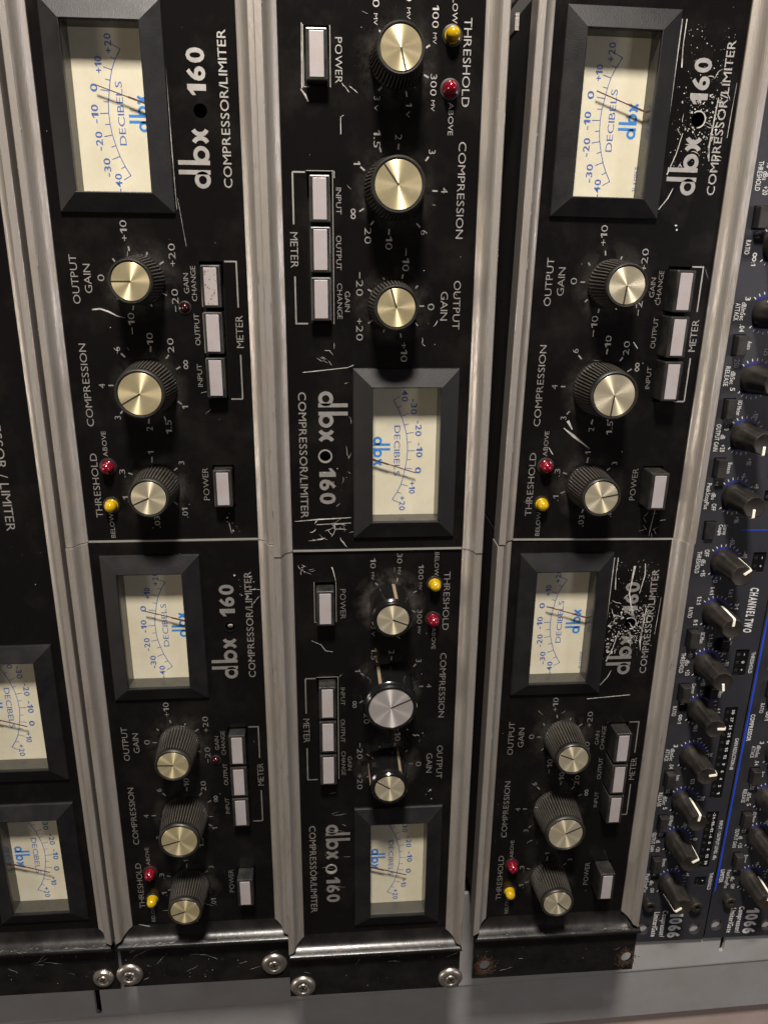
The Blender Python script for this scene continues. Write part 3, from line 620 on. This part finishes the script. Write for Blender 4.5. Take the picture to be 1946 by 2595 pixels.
def gate_unit(label, x, db, knobs2, lb):
    root = thing('gate_unit', label, 'audio processor', (x, 0, -2.05), -H - .012, 'slate grey audio processors at the right')
    # local: +x runs down the photo, +y to the right
    A0, A1 = -20.2, 25.3; W = 4.22; sh = 22.15
    first = db < -.2
    wins = []
    for s in (0, -sh): wins += [(1.76 + s, 2.80 + s, 3.35, 4.0), (6.90 + s, 8.38 + s, 3.36, 4.05), (10.17 + s, 15.74 + s, 3.34, 4.03), (16.54 + s, 20.28 + s, 3.36, 4.04), (20.86 + s, 21.50 + s, 3.36, 4.03)]
    wins = [(a, b, c + db, d + db) for a, b, c, d in wins if a > A0]
    holes = [rrect(a, b, c, d, .05) for a, b, c, d in wins]
    mh = [circ(24.34, .62, .31, 24, sx=1.3), circ(24.50, 3.61, .31, 24, sx=1.3)]
    link('front_panel', plate(rect(A0, A1, .02, W - .02), holes + mh, -.2, 0), P66, root)
    b = MB(); b.box(A0 + .3, 23.3, .12, W - .12, -12, -.24); b.build('chassis', CHS, root)
    t = MB(); tk = MB(); big = MB(); blue = MB(); ring = MB()
    KN = ((2.24, 1.93), (4.87, 1.94), (7.66, 1.93), (10.24, 1.97), (12.95, 1.97), (15.76, 1.93), (18.29, 1.90), (21.12, 1.95))
    KN = [(a, b + db) for a, b in KN]
    LB = [  # text, a centre, b, height, width
        ('-60', 1.2, 2.22, .2, .34), ('-40', 1.89, 2.95, .2, .34), ('OFF', 1.78, 1.06, .2, .36), ('0', 3.22, 1.70, .2, .15), ('THRESHOLD', 2.25, .71, .19, 1.14), ('dBu', 2.25, .96, .19, .33), ('+15', 2.80, 1.03, .2, .34),
        ('1.4:1', 3.72, 1.63, .18, .42), ('1.6:1', 3.85, 2.57, .18, .42), ('1.2:1', 4.22, 1.05, .18, .42), ('2:1', 4.56, 2.98, .18, .30), ('RATIO', 4.85, .71, .19, .58), ('8:1', 5.38, 1.05, .18, .30), ('1:1', 6.15, 1.95, .18, .28),
        ('SC Mon', 6.22, 1.52, .18, .60), ('Enable', 6.45, 2.95, .18, .50), ('-30', 6.55, 1.95, .2, .34), ('-20', 7.0, 2.76, .2, .34), ('-10', 7.64, 2.99, .2, .34), ('-40', 7.12, 1.06, .2, .34), ('THRESHOLD', 7.59, .71, .19, 1.14), ('dBu', 7.57, .96, .19, .33), ('+20', 8.13, 1.06, .2, .34),
        ('+10', 8.73, 1.95, .2, .34), ('Contour', 9.05, 1.50, .18, .60), ('OverEasy', 9.25, 2.95, .18, .70), ('2:1', 9.26, 1.96, .18, .28), ('1:1', 9.82, 1.04, .18, .28), ('RATIO', 10.32, .69, .19, .58), ('3:1', 9.71, 2.73, .18, .3), ('4:1', 10.34, 3.0, .18, .3), ('10:1', 11.35, 1.95, .18, .36),
        ('1', 11.96, 2.25, .2, .08), ('3', 12.38, 1.06, .2, .15), ('dB/mSec', 12.90, .94, .19, .76), ('ATTACK', 12.93, .67, .19, .75), ('.04', 13.60, 1.00, .2, .32), ('.35', 12.95, 2.98, .2, .28), ('Auto', 14.32, 1.46, .18, .36),
        ('125', 14.58, 2.28, .2, .34), ('250', 15.10, 1.02, .2, .36), ('dB/Sec', 15.72, .94, .19, .58), ('RELEASE', 15.66, .67, .19, .88), ('5', 16.22, 1.02, .2, .15), ('50', 15.68, 2.98, .2, .28), ('I/O Meter', 17.05, 1.47, .18, .68),
        ('-10', 17.35, 2.28, .2, .32), ('-20', 17.90, 1.04, .2, .32), ('OUTPUT GAIN', 18.40, .67, .19, 1.27), ('dB', 18.36, .93, .19, .2), ('+20', 18.88, 1.00, .2, .34), ('0', 18.3, 2.98, .2, .15), ('+10', 19.50, 2.35, .2, .34),
        ('Bypass', 19.80, 1.47, .18, .52), ('+4', 20.53, 1.00, .2, .22), ('dBu', 21.13, .94, .19, .33), ('OFF', 21.66, 1.03, .2, .34), ('PeakStopPlus', 21.14, .66, .19, 1.28), ('+6', 20.15, 2.22, .2, .22), ('+8', 20.66, 2.90, .2, .22), ('+16', 22.28, 2.24, .2, .32)]
    for s in (0, -sh):
        for tx, a, bb, h, w_ in LB:
            if a + s < -17: continue
            if tx == '10:1' : pass
            T(t, tx, a + s, bb + db, h * 1.12, w=w_ * .97, bold=.006)
        for a, bb in ((5.52, 0), ):
            pass
        T(t, 'inf', 10.70 + s, 1.05 + db, .24); T(t, ':1', 10.98 + s, 1.05 + db, .2, w=.14)
        for i, (a, bb) in enumerate(KN):
            a += s
            if a < -17: continue
            ring.ring(a, bb, .71, .12, .004, -45, 225, 40)     # blue crescent, open at the unit's lower edge
            for k in range(19):
                an = R_(-180 + 45 + 15 * k) ; an = R_(-135 + 15 * k) + H
                if k in (6, 12) and i % 2: continue
                tk.stroke([(a + .78 * math.cos(an), bb + .78 * math.sin(an)), (a + .90 * math.cos(an), bb + .90 * math.sin(an))], .04, .008)
        if s == 0: pass
        T(big, 'CHANNEL TWO' if s == 0 else 'CHANNEL ONE', 4.78 + s, 3.74 + db, .40, w=2.38, bold=.035, shear=.2) if 4.78 + s > -17 else None
        for tx, a0, a1, bb in (('THRESHOLD', 7.05, 8.23, 4.28 - .0), ('GAIN REDUCTION dB', 12.01, 13.93, 4.27), ('INPUT / OUTPUT LEVEL dBu', 17.15, 19.73, 4.27), ('THRESHOLD', 20.61, 21.77, 4.27)):
            if a0 + s > -17: TS(t, tx, a0 + s, a1 + s, bb + db, .19, bold=.012)
        for tx, a0, a1 in (('COMPRESSOR', 10.66, 12.25), ('LIMITER', 20.48, 21.37)):
            if a0 + s > -17 and not first: TS(t, tx, a0 + s, a1 + s, .37, .22, bold=.025)
        if not first: blue.stroke([(max(A0, .95 + s), .14), (21.95 + s, .14)], .085, .006)
    TS(t, 'Stereo', .37, .87, 1.77 + db, .2, bold=.012); TS(t, 'Couple', .37, .90, 1.53 + db, .2, bold=.012)
    blue.stroke([(.64, 2.25), (.64, 4.15)], .05, .006)
    T(big, '1066', 24.18, 2.70 + lb, .66, w=1.80, bold=.045); TS(t, 'Compressor/', 23.12, 25.0, 2.02 + lb, .30, bold=.02); TS(t, 'Limiter/Gate', 23.2, 24.95, 1.54 + lb, .30, bold=.02)
    t.build('panel_lettering', INW, root); tk.build('tick_marks', INW, root); big.build('title_lettering', INW, root); blue.build('blue_line', L66, root); ring.build('blue_rings', R66, root)
    for a0, a1, b0, b1 in wins:
        g = MB(); g.box(a0 - .03, a1 + .03, b0 - .03, b1 + .03, -.14, -.06); d = g.build('display_window', SMK, root)
        l = MB(); L = a1 - a0; n = 12 if L > 5 else 8 if L > 3 else 3 if L > 1.3 else 2 if L > .9 else 1
        for k in range(n):
            c = a0 + .10 + (L - .2) * (k + .5) / n; l.box(c - .07, c + .07, b0 + .12, b0 + .26, -.06, -.035)
        l.build('unlit_lamp', BTN, d)
        q = MB(); q.box(a1 - .09, a1 - .03, b0 + .08, b0 + .3, -.06, -.02); q.build('window_lip', K66, d)
        nums = {12: ['30', '27', '24', '21', '18', '15', '12', '9', '6', '4', '2', '1'], 8: ['-24', '-18', '-12', '-6', '0', '6', '12', '18'], 3: ['-', '0', '+'], 2: ['-', '+'], 1: ['+']}[n]
        x = MB()
        for k, s in enumerate(nums): T(x, s, a0 + .10 + (L - .2) * (k + .5) / n, b0 + .50, .14, w=.13 * len(s) if s not in '-+' else .11, bold=.02, z=-.055)
        x.build('window_numbers', INW, d)
    for s in (0, -sh):
        for a, bb, h in ((5.95, .95, .45), (8.95, .97, .45), (14.10, .95, .40), (16.85, .97, .35), (19.55, .96, .40), (6.35, 2.62, .3), (9.0, 2.45, .3)) + (((.42, .97, .15),) if s == 0 else ()):
            a += s; bb += db
            if a < -16: continue
            L = .47 if bb < 2 else .36
            q = MB(); q.box(a - .06 - L + .28, a - .06 + L + .28, bb - .28, bb + .28, .001, .012); p = q.build('button_recess', SMK, root)
            q = MB(); q.box(a - L + .26, a + L + .18, bb - .22, bb + .22, .012, h); q.build('push_button', BTN, p, bevel=.04)
    for s, angs in ((0, knobs2[0]), (-sh, knobs2[1])):
        for (a, bb), g in zip(KN, angs):
            if g is None or a + s < -17: continue
            knob66(root, a + s, bb, g + 90)
    for a, bb in ((22.50, .92 + db), (22.68, 3.60 + db)):
        q = MB(); q.lathe([(.34, 0), (.34, .34), (.30, .38), (.16, .38), (.15, .2), (.01, .2)], 6 * 5); q.build('cap_screw', K66, root, (a, bb, 0), smooth=True)
    e = MB()
    for cx, cy in ((24.34, .62), (24.50, 3.61)): e.ring(cx, cy, .315, .05, .004, -150, 60, sx=1.3)
    e.build('bare_hole_edge', STL, root)
    return root
gate_unit('slate grey two-channel processor next to the fourth column, with a blue ring under every knob', 14.72, -.28, ((40, 90, -80, 0, 10, 85, 33, 215), (None, None, None, 60, 120, -20, -90, -90)), -.28)
gate_unit('slate grey two-channel processor cut off by the right edge of the photo', 18.96, .07, ((None, 90, -80, 0, 190, -80, -90, 80), (None,) * 8), -.10)

# ------------------------------------------------------------------ the rack behind
def struct(o): o['kind'] = 'structure'; return o
sl = math.tan(.0325)
def line_y(x, y0): return y0 + (x + 16) * sl
X0, X1 = -60, 75
slots = [rrect(-15.33, -15.0, -28.45, -26.3, .12), rrect(19.85, 20.13, -26.6, -24.6, .1)]
outer = [(X0, line_y(X0, -28.6)), (X1, line_y(X1, -28.6)), (X1, -21.5), (X0, -21.5)]
o = link('rack_rail', plate(outer, slots, -2.5, -2.27), RAIL); struct(o)
b = MB(); prof = [(0.0, -2.27), (-.10, -2.275), (-.22, -2.32), (-.32, -2.36), (-4.4, -2.9)]
for (d0, z0), (d1, z1) in zip(prof, prof[1:]):
    b.quad([(X0, line_y(X0, -28.6) + d0, z0), (X0, line_y(X0, -28.6) + d1, z1), (X1, line_y(X1, -28.6) + d1, z1), (X1, line_y(X1, -28.6) + d0, z0)])
o = b.build('case_wall', RAIL, smooth=True); struct(o)
b = MB(); b.quad([(X0, -80, -3.5), (X1, -80, -3.5), (X1, -21, -3.5), (X0, -21, -3.5)]); o = b.build('floor', PNK); struct(o)
b = MB(); b.box(-15.5, -14.8, -28.7, -26.0, -2.9, -2.6); b.box(19.7, 20.3, -26.8, -24.4, -2.9, -2.6); o = b.build('slot_backing', RST); struct(o)
b = MB(); b.quad([(-60, -22, -16), (75, -22, -16), (75, 60, -16), (-60, 60, -16)]); o = b.build('rack_interior', CHS); struct(o)
# light metal strips seen deep in the gap beside the fourth column
t = thing('support_bracket', 'grey metal bracket deep in the black gap near the top edge of the photo', 'bracket', (4.70, 19.0, 0))
for k, (dy, hh) in enumerate(((.0, .55), (1.0, .6))):
    q = MB(); q.box(-.10, .04, dy, dy + hh, -9, -.3); q.build('bracket_strip', ALU, t)

# ------------------------------------------------------------------ to real size
for me in bpy.data.meshes: me.transform(Matrix.Scale(K, 4))
for o in bpy.data.objects:
    if o.type in ('MESH', 'EMPTY'): o.location = o.location * K
